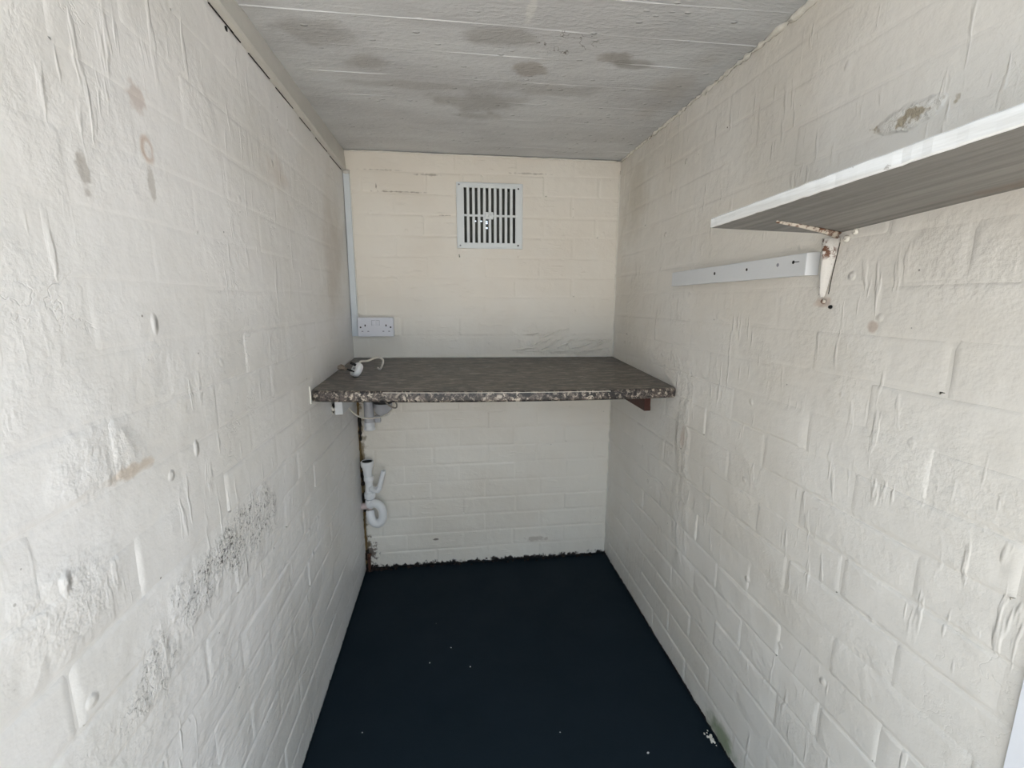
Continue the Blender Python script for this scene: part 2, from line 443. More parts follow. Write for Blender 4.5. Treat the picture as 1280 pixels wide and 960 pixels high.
def tube(path, r, seg=12, caps=True):
    n = len(path)
    rr = r if isinstance(r, (list, tuple)) else [r] * n
    V, F = [], []
    t0 = (path[1] - path[0]).normalized()
    a = Vector((0, 0, 1)) if abs(t0.z) < 0.9 else Vector((1, 0, 0))
    nrm = t0.cross(a).normalized()
    for i, p in enumerate(path):
        t = (path[min(i + 1, n - 1)] - path[max(i - 1, 0)]).normalized()
        nrm = (nrm - t * nrm.dot(t)).normalized()
        b = t.cross(nrm)
        for k in range(seg):
            an = 2 * math.pi * k / seg
            V.append(p + (nrm * math.cos(an) + b * math.sin(an)) * rr[i])
    for i in range(n - 1):
        for k in range(seg):
            F.append([i * seg + k, i * seg + (k + 1) % seg, (i + 1) * seg + (k + 1) % seg, (i + 1) * seg + k])
    if caps:
        F.append(list(range(seg))[::-1]); F.append([(n - 1) * seg + k for k in range(seg)])
    return V, F

def lathe(base, axis, prof, seg=24):
    """prof: list of (radius, height along axis)"""
    ax = Vector(axis).normalized()
    a = Vector((0, 0, 1)) if abs(ax.z) < 0.9 else Vector((1, 0, 0))
    u = ax.cross(a).normalized(); w = ax.cross(u)
    V, F = [], []
    for (r, h) in prof:
        for k in range(seg):
            an = 2 * math.pi * k / seg
            V.append(Vector(base) + ax * h + (u * math.cos(an) + w * math.sin(an)) * max(r, 1e-5))
    for i in range(len(prof) - 1):
        for k in range(seg):
            F.append([i * seg + k, i * seg + (k + 1) % seg, (i + 1) * seg + (k + 1) % seg, (i + 1) * seg + k])
    return V, F

def ragged(path, r, seg=8, jit=0.5, seed=1):
    rnd = random.Random(seed)
    rad = [r * rnd.uniform(1 - jit, 1 + jit) for _ in path]
    V, F = tube(path, rad, seg)
    V = [v + Vector((rnd.uniform(-1, 1), rnd.uniform(-1, 1), rnd.uniform(-1, 1))) * r * jit * 0.45 for v in V]
    return V, F

def chunk(c, s, seed=1):
    rnd = random.Random(seed)
    bm = bmesh.new()
    bmesh.ops.create_icosphere(bm, subdivisions=1, radius=1)
    for v in bm.verts:
        k = rnd.uniform(0.6, 1.1)
        v.co = Vector(c) + Vector((v.co.x * s[0] * k, v.co.y * s[1] * k, v.co.z * s[2] * k))
    return bm_out(bm)

# ================================================================== THE SETTING
# ---- floor
def grid_plane(x0, x1, y0, y1, nx, ny, zf):
    V = [(x0 + (x1 - x0) * i / nx, y0 + (y1 - y0) * j / ny, zf(x0 + (x1 - x0) * i / nx, y0 + (y1 - y0) * j / ny)) for j in range(ny + 1) for i in range(nx + 1)]
    F = [[j * (nx + 1) + i, j * (nx + 1) + i + 1, (j + 1) * (nx + 1) + i + 1, (j + 1) * (nx + 1) + i] for j in range(ny) for i in range(nx)]
    return V, F
V, F = merge(box(((XL + XR) / 2, (D + 0.02) / 2, -0.05), (XR - XL + 2 * TH, D + 2 * TH - 0.02, 0.098)),
             grid_plane(XL, XR, 0.0, D, 40, 60, lambda x, y: 0.0006 * mnoise.noise(Vector((x * 6, y * 6, 3)))))
floor = mesh_obj('floor', V, F, M['floor'], kind='structure')
floor['label'] = 'dark slate-blue painted concrete floor'

# ---- walls: mortar slab plus every brick as a shallow cushion of painted masonry
def slab(name, mat, boxes):
    V, F = merge(*[box(((a[0] + a[1]) / 2, (a[2] + a[3]) / 2, (a[4] + a[5]) / 2), (a[1] - a[0], a[3] - a[2], a[5] - a[4])) for a in boxes])
    return mesh_obj(name, V, F, mat, kind='structure')

HX0, HX1, HZ0, HZ1 = 0.046, 0.260, 1.404, 1.622      # vent opening
wall_back = slab('wall_back', M['wall_back'], [
    (XL - TH, HX0, D, D + TH, 0, H), (HX1, XR + TH, D, D + TH, 0, H),
    (HX0, HX1, D, D + TH, 0, HZ0), (HX0, HX1, D, D + TH, HZ1, H)])
wall_left = slab('wall_left', M['wall_left'], [(XL - TH, XL, Y0 - 0.02, D, 0, H)])
wall_right = slab('wall_right', M['wall_right'], [(XR, XR + TH, Y0 - 0.02, D, 0, H)])
wall_back['label'] = 'far wall of thickly painted cream brickwork'
wall_left['label'] = 'left wall of thickly painted cream brickwork, flaking low down'
wall_right['label'] = 'right wall of thickly painted cream brickwork under the shelf'

def make_brick(place, inward, parent, mat, u0, u1, z0, z1, d, rnd):
    """place(u, z, depth) -> world point"""
    # where old paint and mortar have filled a joint the brick runs out into it in a long soft slope
    fill = [rnd.random() < 0.42, rnd.random() < 0.42, rnd.random() < 0.30, rnd.random() < 0.30]   # left, right, bottom, top
    g = [-0.0015 if q else 0.0013 for q in fill]
    u0 += g[0]; u1 -= g[1]; z0 = max(z0 + g[2], 0.0); z1 = min(z1 - g[3], H)
    L_, h_ = u1 - u0, z1 - z0
    if L_ < 0.02 or h_ < 0.008: return
    ed = [min((rnd.uniform(0.014, 0.024) if q else rnd.uniform(0.004, 0.0075)), L_ * 0.3) for q in fill[:2]]
    ez = [min((rnd.uniform(0.010, 0.018) if q else rnd.uniform(0.0035, 0.006)), h_ * 0.3) for q in fill[2:]]
    k6, k5 = min(0.006, L_ * 0.12), min(0.005, h_ * 0.12)
    us = [0, ed[0], ed[0] + k6, L_ * 0.5, L_ - ed[1] - k6, L_ - ed[1], L_]
    zs = [0, ez[0], ez[0] + k5, h_ - ez[1] - k5, h_ - ez[1], h_]
    tu, tz = rnd.uniform(-1, 1) * 0.0004, rnd.uniform(-1, 1) * 0.0002
    V = []
    nu, nz = len(us), len(zs)
    for j, z in enumerate(zs):
        for i, u in enumerate(us):
            border = i in (0, nu - 1) or j in (0, nz - 1)
            if border:
                side_filled = (i == 0 and fill[0]) or (i == nu - 1 and fill[1]) or (j == 0 and fill[2]) or (j == nz - 1 and fill[3])
                dep = 0.00008 if side_filled else -0.0003
                jx, jz = rnd.uniform(-.0014, .0014), rnd.uniform(-.0014, .0014)
                if i in (0, nu - 1) and j in (0, nz - 1) and not side_filled:
                    jx += 0.003 * (1 if i == 0 else -1); jz += 0.002 * (1 if j == 0 else -1)
            else:
                dep = d + tu * (u / L_ - .5) * 2 + tz * (z / h_ - .5) * 2 + rnd.uniform(-.00012, .00012)
                dep = max(dep, 0.0003)
                jx, jz = rnd.uniform(-.0009, .0009), rnd.uniform(-.0009, .0009)
            V.append(place(u0 + u + jx, max(z0 + z + jz, -0.001), dep))
    F = []
    for j in range(nz - 1):
        for i in range(nu - 1):
            a = j * nu + i
            q = [a, a + 1, a + nu + 1, a + nu]
            n_ = (V[q[1]] - V[q[0]]).cross(V[q[3]] - V[q[0]])
            if n_.dot(inward) < 0: q = q[::-1]
            F.append(q)
    c = sum(V, Vector()) / len(V)
    mesh_obj('brick', V, F, mat, parent, origin=c, smooth=True)

def bricks(parent, mat, place, inward, ua, ub, offs, jA, jB, step, depthf, hole=None, seed=1):
    rnd = random.Random(seed)
    k = 0
    while True:
        z0 = offs + k * COURSE
        z1 = min(offs + (k + 1) * COURSE, H)
        if z0 > H - 0.012: break
        z0c = max(z0, 0.0)
        base = jA if k % 2 == 0 else jB
        js = [base + step * i + rnd.uniform(-.008, .008) for i in range(-12, 13)]
        js = [ua] + [j for j in js if ua + 0.03 < j < ub - 0.03] + [ub]
        for a, b in zip(js[:-1], js[1:]):
            d = depthf((a + b) / 2, (z0 + z1) / 2, rnd)
            segs = [(a, b, z0c, z1)]
            if hole:
                hx0, hx1, hz0, hz1 = hole
                if b > hx0 and a < hx1 and z1 > hz0 and z0 < hz1:
                    segs = []
                    if a < hx0: segs.append((a, hx0, z0c, z1))
                    if b > hx1: segs.append((hx1, b, z0c, z1))
                    ma, mb = max(a, hx0), min(b, hx1)
                    if z0 < hz0: segs.append((ma, mb, z0c, hz0))
                    if z1 > hz1: segs.append((ma, mb, hz1, z1))
            for s in segs:
                make_brick(place, inward, parent, mat, s[0], s[1], s[2], s[3], d, rnd)
        k += 1

def d_back(u, z, r):
    if z < 0.95: return r.uniform(0.0008, 0.0019)
    if z > 1.42: return r.uniform(0.0006, 0.0016)
    return r.uniform(0.0003, 0.0009)
bricks(wall_back, M['wall_back'], lambda u, z, d: Vector((u, D - d, z)), Vector((0, -1, 0)), XL, XR, 0.0,
       0.367, 0.257, 0.235, d_back, hole=(HX0 - 0.003, HX1 + 0.003, HZ0 - 0.003, HZ1 + 0.003), seed=3)
def d_left(u, z, r):
    if z > 1.1: return r.uniform(0.0003, 0.0008)
    if z > 0.85: return r.uniform(0.0005, 0.0014)
    return r.uniform(0.0008, 0.0024)
bricks(wall_left, M['wall_left'], lambda u, z, d: Vector((XL + d, u, z)), Vector((1, 0, 0)), Y0, D, 0.004,
       0.58, 0.70, 0.24, d_left, seed=5)
def d_right(u, z, r):
    if z > 1.0: return r.uniform(0.0003, 0.0011)
    return r.uniform(0.0009, 0.0025)
bricks(wall_right, M['wall_right'], lambda u, z, d: Vector((XR - d, u, z)), Vector((-1, 0, 0)), Y0, D, 0.010,
       0.673, 0.793, 0.24, d_right, seed=9)

# ---- doorway wall behind the camera side, with the opening the daylight comes through
wall_front = slab('wall_front', M['render'], [
    (XL - TH - 0.5, XL + 0.004, Y0 - TH, Y0 - 0.02, 0, 2.05), (XR, XR + TH + 0.5, Y0 - TH, Y0 - 0.02, 0, 2.05),
    (XL + 0.004, XR, Y0 - TH, Y0 - 0.02, 1.735, 2.05)])
wall_front['label'] = 'outer wall around the open doorway'

# ---- ceiling: shuttered concrete, board edges left as thin raised fins
boards = [0.02, 0.17, 0.30, 0.43, 0.56, 0.69, 0.82, 0.945, 1.06, 1.175, 1.297, 1.423, 1.545, 1.67, 1.80, D + 0.02]
prof = []
rb = random.Random(4)
for i, y in enumerate(boards[:-1]):
    lev = rb.uniform(-0.0006, 0.0010)
    prof += [(y - 0.0025, -0.0002 + lev), (y - 0.001, -0.0015), (y + 0.0012, -0.0014), (y + 0.003, lev), ((y + boards[i + 1]) / 2, lev - 0.0006)]
nx = 46
V, F = [], []
for j, (y, dz) in enumerate(prof):
    for i in range(nx + 1):
        x = XL - 0.02 + (XR - XL + 0.04) * i / nx
        wob = 0.006 * mnoise.noise(Vector((x * 3.1, y * 5, 1.7)))
        rid = dz if dz > -0.00115 else dz * max(0.15, 0.6 + 1.3 * mnoise.noise(Vector((x * 7, y * 9, 4.1))))
        V.append((x, min(y + wob, D + 0.03), H + rid))
for j in range(len(prof) - 1):
    for i in range(nx):
        a = j * (nx + 1) + i
        F.append([a, a + nx + 1, a + nx + 2, a + 1])
V2, F2 = box(((XL + XR) / 2, (D + TH) / 2 + 0.005, H + 0.056), (XR - XL + 2 * TH, D + TH - 0.01, 0.104))
ceil = mesh_obj('ceiling', *merge((V, F), (V2, F2)), M['ceiling'], kind='structure', smooth=False)
ceil['label'] = 'grey-white shuttered concrete ceiling with damp patches'

# mortar squeezed out along the top of the right wall
pth = [Vector((XR - 0.003 - 0.003 * mnoise.noise(Vector((i * .7, 1, 2))), 0.35 + i * 0.0112, H - 0.002 - 0.004 * abs(mnoise.noise(Vector((i * .45, 5, 2)))))) for i in range(140)]
mesh_obj('mortar_bead', *ragged(pth, 0.0046, 7, 0.85, 3), M['mortar'], wall_right, origin=(XR, 1.1, H), smooth=True)
pth = [Vector((XL + i * 0.02 + 0.02, D - 0.001, H - 0.001)) for i in range(54)]
mesh_obj('mortar_bead', *ragged(pth, 0.003, 6, 0.5, 8), M['mortar'], wall_back, origin=(0.1, D, H), smooth=True)
# render slumped into wrinkles just above the worktop
rr = random.Random(33)
pp = []
for (x, z, L_, sl, r_) in [(0.245, 0.972, 0.10, 0.10, .0045), (0.30, 0.966, 0.12, 0.05, .0040), (0.33, 0.990, 0.09, 0.35, .0042), (0.37, 0.972, 0.09, 0.55, .0046), (0.41, 0.964, 0.12, 0.08, .0040),
                           (0.44, 0.978, 0.09, 0.50, .0046), (0.49, 0.972, 0.12, 0.30, .0048), (0.53, 0.985, 0.10, 0.28, .0042), (0.56, 0.966, 0.11, 0.12, .0044), (0.59, 0.982, 0.09, 0.35, .0046),
                           (0.36, 1.020, 0.08, 0.35, .0032), (0.42, 1.046, 0.07, 0.25, .0030), (0.28, 1.036, 0.09, 0.12, .0028), (0.50, 1.010, 0.14, 0.04, .0030), (0.62, 1.004, 0.06, 0.2, .0034)]:
    n_ = 12
    p_ = [Vector((min(x + L_ * k / n_, XR - 0.008), D - 0.0015, z + sl * L_ * k / n_ + 0.005 * mnoise.noise(Vector((x * 40 + k * .35, z * 60, 2))))) for k in range(n_ + 1)]
    V_, F_ = tube(p_, [r_ * (0.25 + math.sin(math.pi * (k + .3) / (n_ + .6))) * rr.uniform(.7, 1.2) for k in range(n_ + 1)], 8)
    V_ = [Vector((v.x, D - 0.0015 + (v.y - D + 0.0015) * 0.75, v.z)) for v in V_]
    pp.append((V_, F_))
mesh_obj('slumped_render', *merge(*pp), M['wall_back'], wall_back, origin=(0.47, D, 0.99), smooth=True)
# hairs of mortar in the two lower rear corners of the right wall
pth = [Vector((XR - 0.001, D - 0.001, 0.02 + i * 0.02)) for i in range(85)]
mesh_obj('mortar_bead', *ragged(pth, 0.0035, 6, 0.6, 12), M['mortar'], wall_right, origin=(XR, D, 0.8), smooth=True)

# ---- painted timber fillet between left wall and ceiling (trim_1)
st = []
N = 70
V, F = [], []
for i in range(N + 1):
    y = 0.15 + (D - 0.004 - 0.15) * i / N
    t = (y - 0.938) / (1.88 - 0.938)
    zb = 1.678 - 0.020 * t + 0.0012 * mnoise.noise(Vector((y * 17, 0, 0)))
    j1 = 0.0012 * mnoise.noise(Vector((y * 22, 3, 0)))
    j2 = 0.0022 * mnoise.noise(Vector((y * 15, 7, 0)))
    V += [(XL - 0.01, y, zb), (XL + 0.0015, y, zb), (XL + 0.0095 + j1, y, zb + 0.0045), (XL + 0.0125 + j1, y, zb + 0.011), (XL + 0.007 + j2, y, H + 0.002), (XL - 0.01, y, H + 0.002)]
for i in range(N):
    for k in range(6):
        a = i * 6 + k; b = i * 6 + (k + 1) % 6
        F.append([a, b, b + 6, a + 6])
F.append([0, 1, 2, 3, 4, 5][::-1]); F.append([N * 6 + k for k in range(6)])
trim = mesh_obj('trim_1', V, F, M['trim'], kind='structure')
trim['label'] = 'painted fillet along the top of the left wall'
mesh_obj('gap', *merge(*[box((XL + 0.0016, y, 1.6765 - 0.020 * (y - 0.938) / 0.942), (0.002, l, 0.0014)) for y, l in [(0.985, 0.09), (1.04, 0.04), (1.15, 0.11), (1.30, 0.12), (1.46, 0.10), (1.62, 0.13), (1.80, 0.16)]]
         , chunk((XL + 0.001, 1.002, 1.668), (0.002, 0.008, 0.006), 3)), M['hole'], trim, origin=(XL, 1.3, 1.67))

# dirt-filled crack where the left wall meets the far wall
pth = [Vector((XL + 0.004 + 0.004 * mnoise.noise(Vector((i, 0, 3))), D - 0.005, 0.03 + i * 0.0125)) for i in range(60)]
mesh_obj('corner_filler', *ragged(pth, 0.006, 7, 0.55, 5), M['foam'], wall_back, origin=(XL, D, 0.4), smooth=True)
pp = []
for z0_, z1_, r_ in [(0.33, 0.37, .009), (0.40, 0.50, .008), (0.28, 0.31, .007), (0.02, 0.10, .008), (0.60, 0.70, .005)]:
    n_ = max(3, int((z1_ - z0_) / 0.01))
    pp.append(ragged([Vector((XL + 0.009, D - 0.009, z0_ + (z1_ - z0_) * i / n_)) for i in range(n_ + 1)], r_, 7, 0.6, int(z0_ * 100)))
mesh_obj('damp_crack', *merge(*pp), M['crack'], wall_back, origin=(XL, D, 0.4), smooth=True)

# crumbled paint and grit lying along the foot of the far wall
rr = random.Random(21)
pp = []
for i in range(150):
    x = XL + 0.01 + (XR - XL - 0.02) * rr.random() if i > 45 else XL + 0.005 + abs(rr.gauss(0, 0.05))
    s = rr.uniform(0.002, 0.0055)
    pp.append(chunk((x, D - 0.004 - abs(rr.gauss(0, 0.010)), 0.001 + s * .6 + (rr.random() ** 3) * 0.018 * (D > 0)), (s * 1.4, s, s), i))
o = mesh_obj('flaked_paint_grit', *merge(*pp), M['debris'], origin=(0.1, D - 0.01, 0.003))
o['kind'] = 'stuff'; tag(o, 'dark crumbs of flaked paint along the foot of the far wall', 'debris')
pp = []
for i in range(26):
    y = 0.9775 + rr.gauss(0, 0.012); s = rr.uniform(0.0016, 0.0042)
    pp.append(chunk((XR - 0.008 - abs(rr.gauss(0, 0.007)), y, 0.001 + s * .5), (s, s * 1.4, s * .8), i + 300))
o = mesh_obj('flaked_paint_grit', *merge(*pp), M['mortar'], origin=(XR - 0.01, 0.977, 0.003))
o['kind'] = 'stuff'; tag(o, 'pale crumbs of mortar at the foot of the right wall', 'debris')

# ---- door lining on the right, catching the daylight, and ground outside
V, F = hexa_bev([(XR - 0.006, 0.14, 0.0), (XR + 0.002, 0.14, 0.0), (XR + 0.002, 0.4035, 0.0), (XR - 0.006, 0.4035, 0.0),
                 (XR - 0.006, 0.14, 1.05), (XR + 0.002, 0.14, 1.05), (XR + 0.002, 0.4035, 1.05), (XR - 0.006, 0.4035, 1.05)], 0.0008)
lining = mesh_obj('trim_2', V, F, M['jamb'], kind='structure')
lining['label'] = 'bright white lining board by the doorway, right edge'
V, F = box((0.1, -3.0, -0.06), (9, 6.05, 0.1))
g = mesh_obj('ground', V, F, M['paving'], kind='structure')
g['label'] = 'concrete ground outside the doorway'

# ================================================================== THE VENT
vent = empty('air_vent', (0.152, D, 1.510), 'square white slotted air vent high on the far wall', 'vent')
X0, X1, Z0, Z1 = 0.0205, 0.2845, 1.386, 1.636
yo, yb = D - 0.0105, D - 0.0015
fx0, fx1, fz0, fz1 = 0.050, 0.2550, 1.408, 1.617
def vbox(x0, x1, z0, z1, y0=yo, y1=yb, bev=0.0010):
    return box(((x0 + x1) / 2, (y0 + y1) / 2, (z0 + z1) / 2), (x1 - x0, y1 - y0, z1 - z0), bev, 1)
mesh_obj('frame', *merge(vbox(X0, fx0, Z0, Z1), vbox(fx1, X1, Z0, Z1), vbox(fx0 - .001, fx1 + .001, Z0, fz0), vbox(fx0 - .001, fx1 + .001, fz1, Z1),
                         vbox(X0 + .004, X0 + .007, Z0 + .004, Z1 - .004, yo - .0015, yo + .001, .0005), vbox(X1 - .007, X1 - .004, Z0 + .004, Z1 - .004, yo - .0015, yo + .001, .0005),
                         vbox(X0 + .004, X1 - .004, Z0 + .004, Z0 + .007, yo - .0015, yo + .001, .0005), vbox(X0 + .004, X1 - .004, Z1 - .007, Z1 - .004, yo - .0015, yo + .001, .0005)),
         M['vent'], vent, origin=(0.152, D, 1.51))
sw = 0.0108
pitch = (fx1 - fx0 - sw) / 9
for i in range(9):
    xa = fx0 + sw + i * pitch
    mesh_obj('slat', *vbox(xa, xa + pitch - sw, fz0 - .001, fz1 + .001, yo + .0006, yb), M['vent'], vent, origin=(xa, D, 1.51))
mesh_obj('crossbar', *vbox(fx0 - .001, fx1 + .001, 1.5085, 1.5165, yo + .0003, yb), M['vent'], vent, origin=(0.152, D, 1.5125))
cp = mesh_obj('centre_plate', *vbox(0.1345, 0.1665, 1.499, 1.526, yo - .0012, yb, .0015), M['vent'], vent, origin=(0.15, D, 1.5125))
mesh_obj('knob', *lathe((0.1505, yo - .001, 1.512), (0, -1, 0), [(0.0065, 0), (0.0065, 0.004), (0.005, 0.0052), (0.0, 0.0054)], 16), M['vent'], cp, origin=(0.15, D, 1.512), smooth=True)
for (sx, sz, m) in [(0.0315, 1.627, 'grey_pl'), (0.0335, 1.396, 'grey_pl'), (0.2665, 1.6165, 'hole'), (0.2665, 1.399, 'hole')]:
    mesh_obj('screw', *lathe((sx, yo + .0004, sz), (0, -1, 0), [(0.0034, 0), (0.0034, 0.0010), (0.0020, 0.0016), (0, 0.0016)], 12), M[m], vent, origin=(sx, D, sz), smooth=True)
# duct through the wall, its outer end closed by a perforated cover that lets in specks of daylight
dx0, dx1, dz0, dz1 = HX0, HX1, HZ0, HZ1
e_ = 0.004
V, F = merge(box(((dx0 + e_ / 2), D + .055, 1.513), (e_, TH - .004, dz1 - dz0)), box(((dx1 - e_ / 2), D + .055, 1.513), (e_, TH - .004, dz1 - dz0)),
             box((0.153, D + .055, dz0 + e_ / 2), (dx1 - dx0, TH - .004, e_)), box((0.153, D + .055, dz1 - e_ / 2), (dx1 - dx0, TH - .004, e_)))
duct = mesh_obj('duct', V, F, M['duct'], vent, origin=(0.153, D + .05, 1.513))
cells_x = [dx0, 0.0945, 0.1005, 0.1165, 0.1245, 0.1395, 0.1470, dx1]
cells_z = [dz0, 1.4700, 1.4765, 1.4890, 1.4955, 1.4975, 1.5020, dz1]
holes = {(3, 5), (5, 5), (5, 3), (5, 1), (1, 5)}
V = [(x, D + 0.045, z) for z in cells_z for x in cells_x]
F = [[j * 8 + i, j * 8 + i + 1, (j + 1) * 8 + i + 1, (j + 1) * 8 + i] for j in range(7) for i in range(7) if (i, j) not in holes]
mesh_obj('perforated_cover', V, F, M['duct'], duct, origin=(0.153, D + .045, 1.513))

# ================================================================== TRUNKING AND SOCKET
cond = empty('cable_trunking', (-0.392, D, 1.04), 'narrow bluish-white cable trunking down the far left corner to the socket', 'cable trunking')
yc = D - 0.019
V, F = hexa_bev([(-0.4035, yc, 1.037), (-0.3795, yc, 1.037), (-0.3795, D - 0.0005, 1.037), (-0.4035, D - 0.0005, 1.037),
                 (-0.4035, yc + .003, 1.652), (-0.3815, yc + .003, 1.652), (-0.3815, D - 0.0005, 1.652), (-0.4035, D - 0.0005, 1.652)], 0.002, 8, 0.0006)
mesh_obj('cover', V, F, M['conduit'], cond, origin=(-0.392, D, 1.3), smooth=False)
mesh_obj('paint_edge', *ragged([Vector((-0.3785 - 0.0022 * i / 55, D - 0.003, 1.12 + i * 0.0096)) for i in range(56)], 0.0028, 6, 0.35, 6), M['mortar'], cond, origin=(-0.379, D, 1.4), smooth=True)
mesh_obj('corner_joint', *chunk((-0.392, D - 0.012, 1.658), (0.015, 0.012, 0.012), 5), M['trim'], cond, origin=(-0.392, D - .01, 1.658), smooth=True)

sock = empty('double_socket', (-0.307, D, 1.075), 'white double power socket at the foot of the trunking, above the worktop', 'socket')
sx0, sx1, sz0, sz1 = -0.3775, -0.2385, 1.0365, 1.1125
ysf = D - 0.036
mesh_obj('back_box', *box(((sx0 + sx1) / 2 + .001, D - 0.0140, (sz0 + sz1) / 2), (sx1 - sx0 - .003, 0.028, sz1 - sz0 - .003), 0.003, 2), M['white_pl'], sock, origin=(-0.307, D, 1.075))
fp = mesh_obj('face_plate', *box(((sx0 + sx1) / 2, ysf + 0.0035, (sz0 + sz1) / 2), (sx1 - sx0, 0.008, sz1 - sz0), 0.0025, 3), M['white_pl'], sock, origin=(-0.307, ysf, 1.075))
cxm = (sx0 + sx1) / 2
for sgn in (-1, 1):
    mesh_obj('screw', *lathe((cxm + sgn * 0.058, ysf - 0.0004, 1.0735), (0, -1, 0), [(0.0033, 0), (0.0033, 0.0006), (0.0, 0.0007)], 14), M['hole'], fp, origin=(cxm + sgn * .058, ysf, 1.0735))
    mesh_obj('earth_slot', *box((cxm + sgn * 0.0405, ysf - 0.0006, 1.0805), (0.0042, 0.0008, 0.0078)), M['hole'], fp, origin=(cxm + sgn * .0405, ysf, 1.08))
    for s2 in (-1, 1):
        mesh_obj('pin_slot', *box((cxm + sgn * 0.0405 + s2 * 0.0112, ysf - 0.0006, 1.0575), (0.0068, 0.0008, 0.0036)), M['grey_pl'], fp, origin=(cxm + sgn * .0405 + s2 * .011, ysf, 1.0575))
    rk = mesh_obj('rocker_switch', *box((cxm + sgn * 0.0085, ysf - 0.0014, 1.090), (0.0115, 0.0045, 0.0185), 0.0012, 1, Matrix.Rotation(0.12, 3, 'X')) if False else
                  box((cxm + sgn * 0.0085, ysf - 0.0014, 1.090), (0.0115, 0.0045, 0.0185), 0.0012, 1), M['white_pl'], fp, origin=(cxm + sgn * .0085, ysf, 1.09))
    mesh_obj('switch_surround', *merge(box((cxm + sgn * 0.0085, ysf - 0.0004, 1.1005), (0.0135, 0.0008, 0.0012)), box((cxm + sgn * 0.0085 + 0.0070 * sgn, ysf - 0.0004, 1.090), (0.0010, 0.0008, 0.0205))), M['grey_pl'], fp, origin=(cxm, ysf, 1.09))

# ================================================================== WORKTOP
wt = empty('worktop', (0.14, 1.62, 0.90), 'dark mottled slate-look laminate worktop spanning wall to wall', 'worktop')
def ztop(x, t):          # t = 0 front .. 1 back
    s = (x - XL) / (XR - XL)
    front = 0.928 * (1 - s) ** 2 + 2 * s * (1 - s) * 0.908 + 0.912 * s * s
    back = 0.949 - 0.009 * s
    return front + (back - front) * t
def zbot(x, t):
    s = (x - XL) / (XR - XL)
    front = 0.895 * (1 - s) ** 2 + 2 * s * (1 - s) * 0.873 + 0.881 * s * s
    return front + 0.022 * t
xs = [XL + 0.0035, XL + 0.006, XL + 0.012, XL + 0.02] + [XL + 0.03 + (XR - XL - 0.06) * i / 30 for i in range(31)] + [XR - 0.02, XR - 0.012, XR - 0.006, XR - 0.0035]
def yfront(x):
    a = min(x - XL - 0.0035, XR - 0.0035 - x)
    y = 1.3165
    if a < 0.02: y += 0.014 * (1 - math.sqrt(max(0, 1 - ((0.02 - a) / 0.02) ** 2)))
    return y
yback = D - 0.004
# top sheet
V, F = [], []
R_ = 0.008
for x in xs:
    yf = yfront(x)
    L_ = yback - (yf + R_)
    V.append((x, yf + R_, ztop(x, 0)))
    for k in (0.33, 0.66, 1.0):
        V.append((x, yf + R_ + L_ * k, ztop(x, k)))
    V.append((x, yback, zbot(x, 1)))
    V.append((x, yf + R_, zbot(x, 0)))
m_ = 6
for i in range(len(xs) - 1):
    for k in range(m_ - 1):
        a = i * m_ + k
        F.append([a, a + m_, a + m_ + 1, a + 1])
F.append([k for k in range(m_)]); F.append([(len(xs) - 1) * m_ + k for k in range(m_)][::-1])
mesh_obj('top', V, F, M['worktop'], wt, origin=(0.14, 1.62, 0.92))
# rolled front edge
V, F = [], []
np_ = 12
for x in xs:
    yf = yfront(x); zt, zb = ztop(x, 0), zbot(x, 0)
    hh = (zt - zb)
    V.append((x, yf + R_ + .0005, zt))
    for k in range(5):
        an = math.pi / 2 * (1 - k / 4)
        V.append((x, yf + R_ - R_ * math.cos(an), zt - R_ + R_ * math.sin(an)))
    for k in range(5):
        an = math.pi / 2 * k / 4
        V.append((x, yf + R_ - R_ * math.cos(an), zb + R_ - R_ * math.sin(an)))
    V.append((x, yf + R_ + .0005, zb))
for i in range(len(xs) - 1):
    for k in range(np_ - 1):
        a = i * np_ + k
        F.append([a, a + np_, a + np_ + 1, a + 1])
F.append([k for k in range(np_)]); F.append([(len(xs) - 1) * np_ + k for k in range(np_)][::-1])
fe = tag(mesh_obj('front_edge', V, F, M['edge'], wt, origin=(0.14, 1.316, 0.90), smooth=True), 'worn black and cream mottled front edge')
# lifted pale lip of laminate along the front edge
pth = [Vector((-0.205 + i * 0.0225, 1.3155, ztop(-0.205 + i * 0.0225, 0) - 0.0035)) for i in range(31)]
mesh_obj('laminate_lip', *tube(pth, 0.0011, 6), M['cable'], fe, origin=(0.14, 1.316, 0.91))
mesh_obj('sealant_chip', *box((XL + 0.003, 1.316, 0.915), (0.004, 0.004, 0.05), 0.001, 1), M['mortar'], wt, origin=(XL, 1.316, 0.915))
mesh_obj('back_sealant', *ragged([Vector((XL + 0.02 + i * 0.0205, D - 0.006, ztop(XL + 0.02 + i * 0.0205, 1) + 0.001)) for i in range(52)], 0.0035, 6, 0.5, 9), M['mortar'], wt, origin=(0.14, D, 0.945), smooth=True)

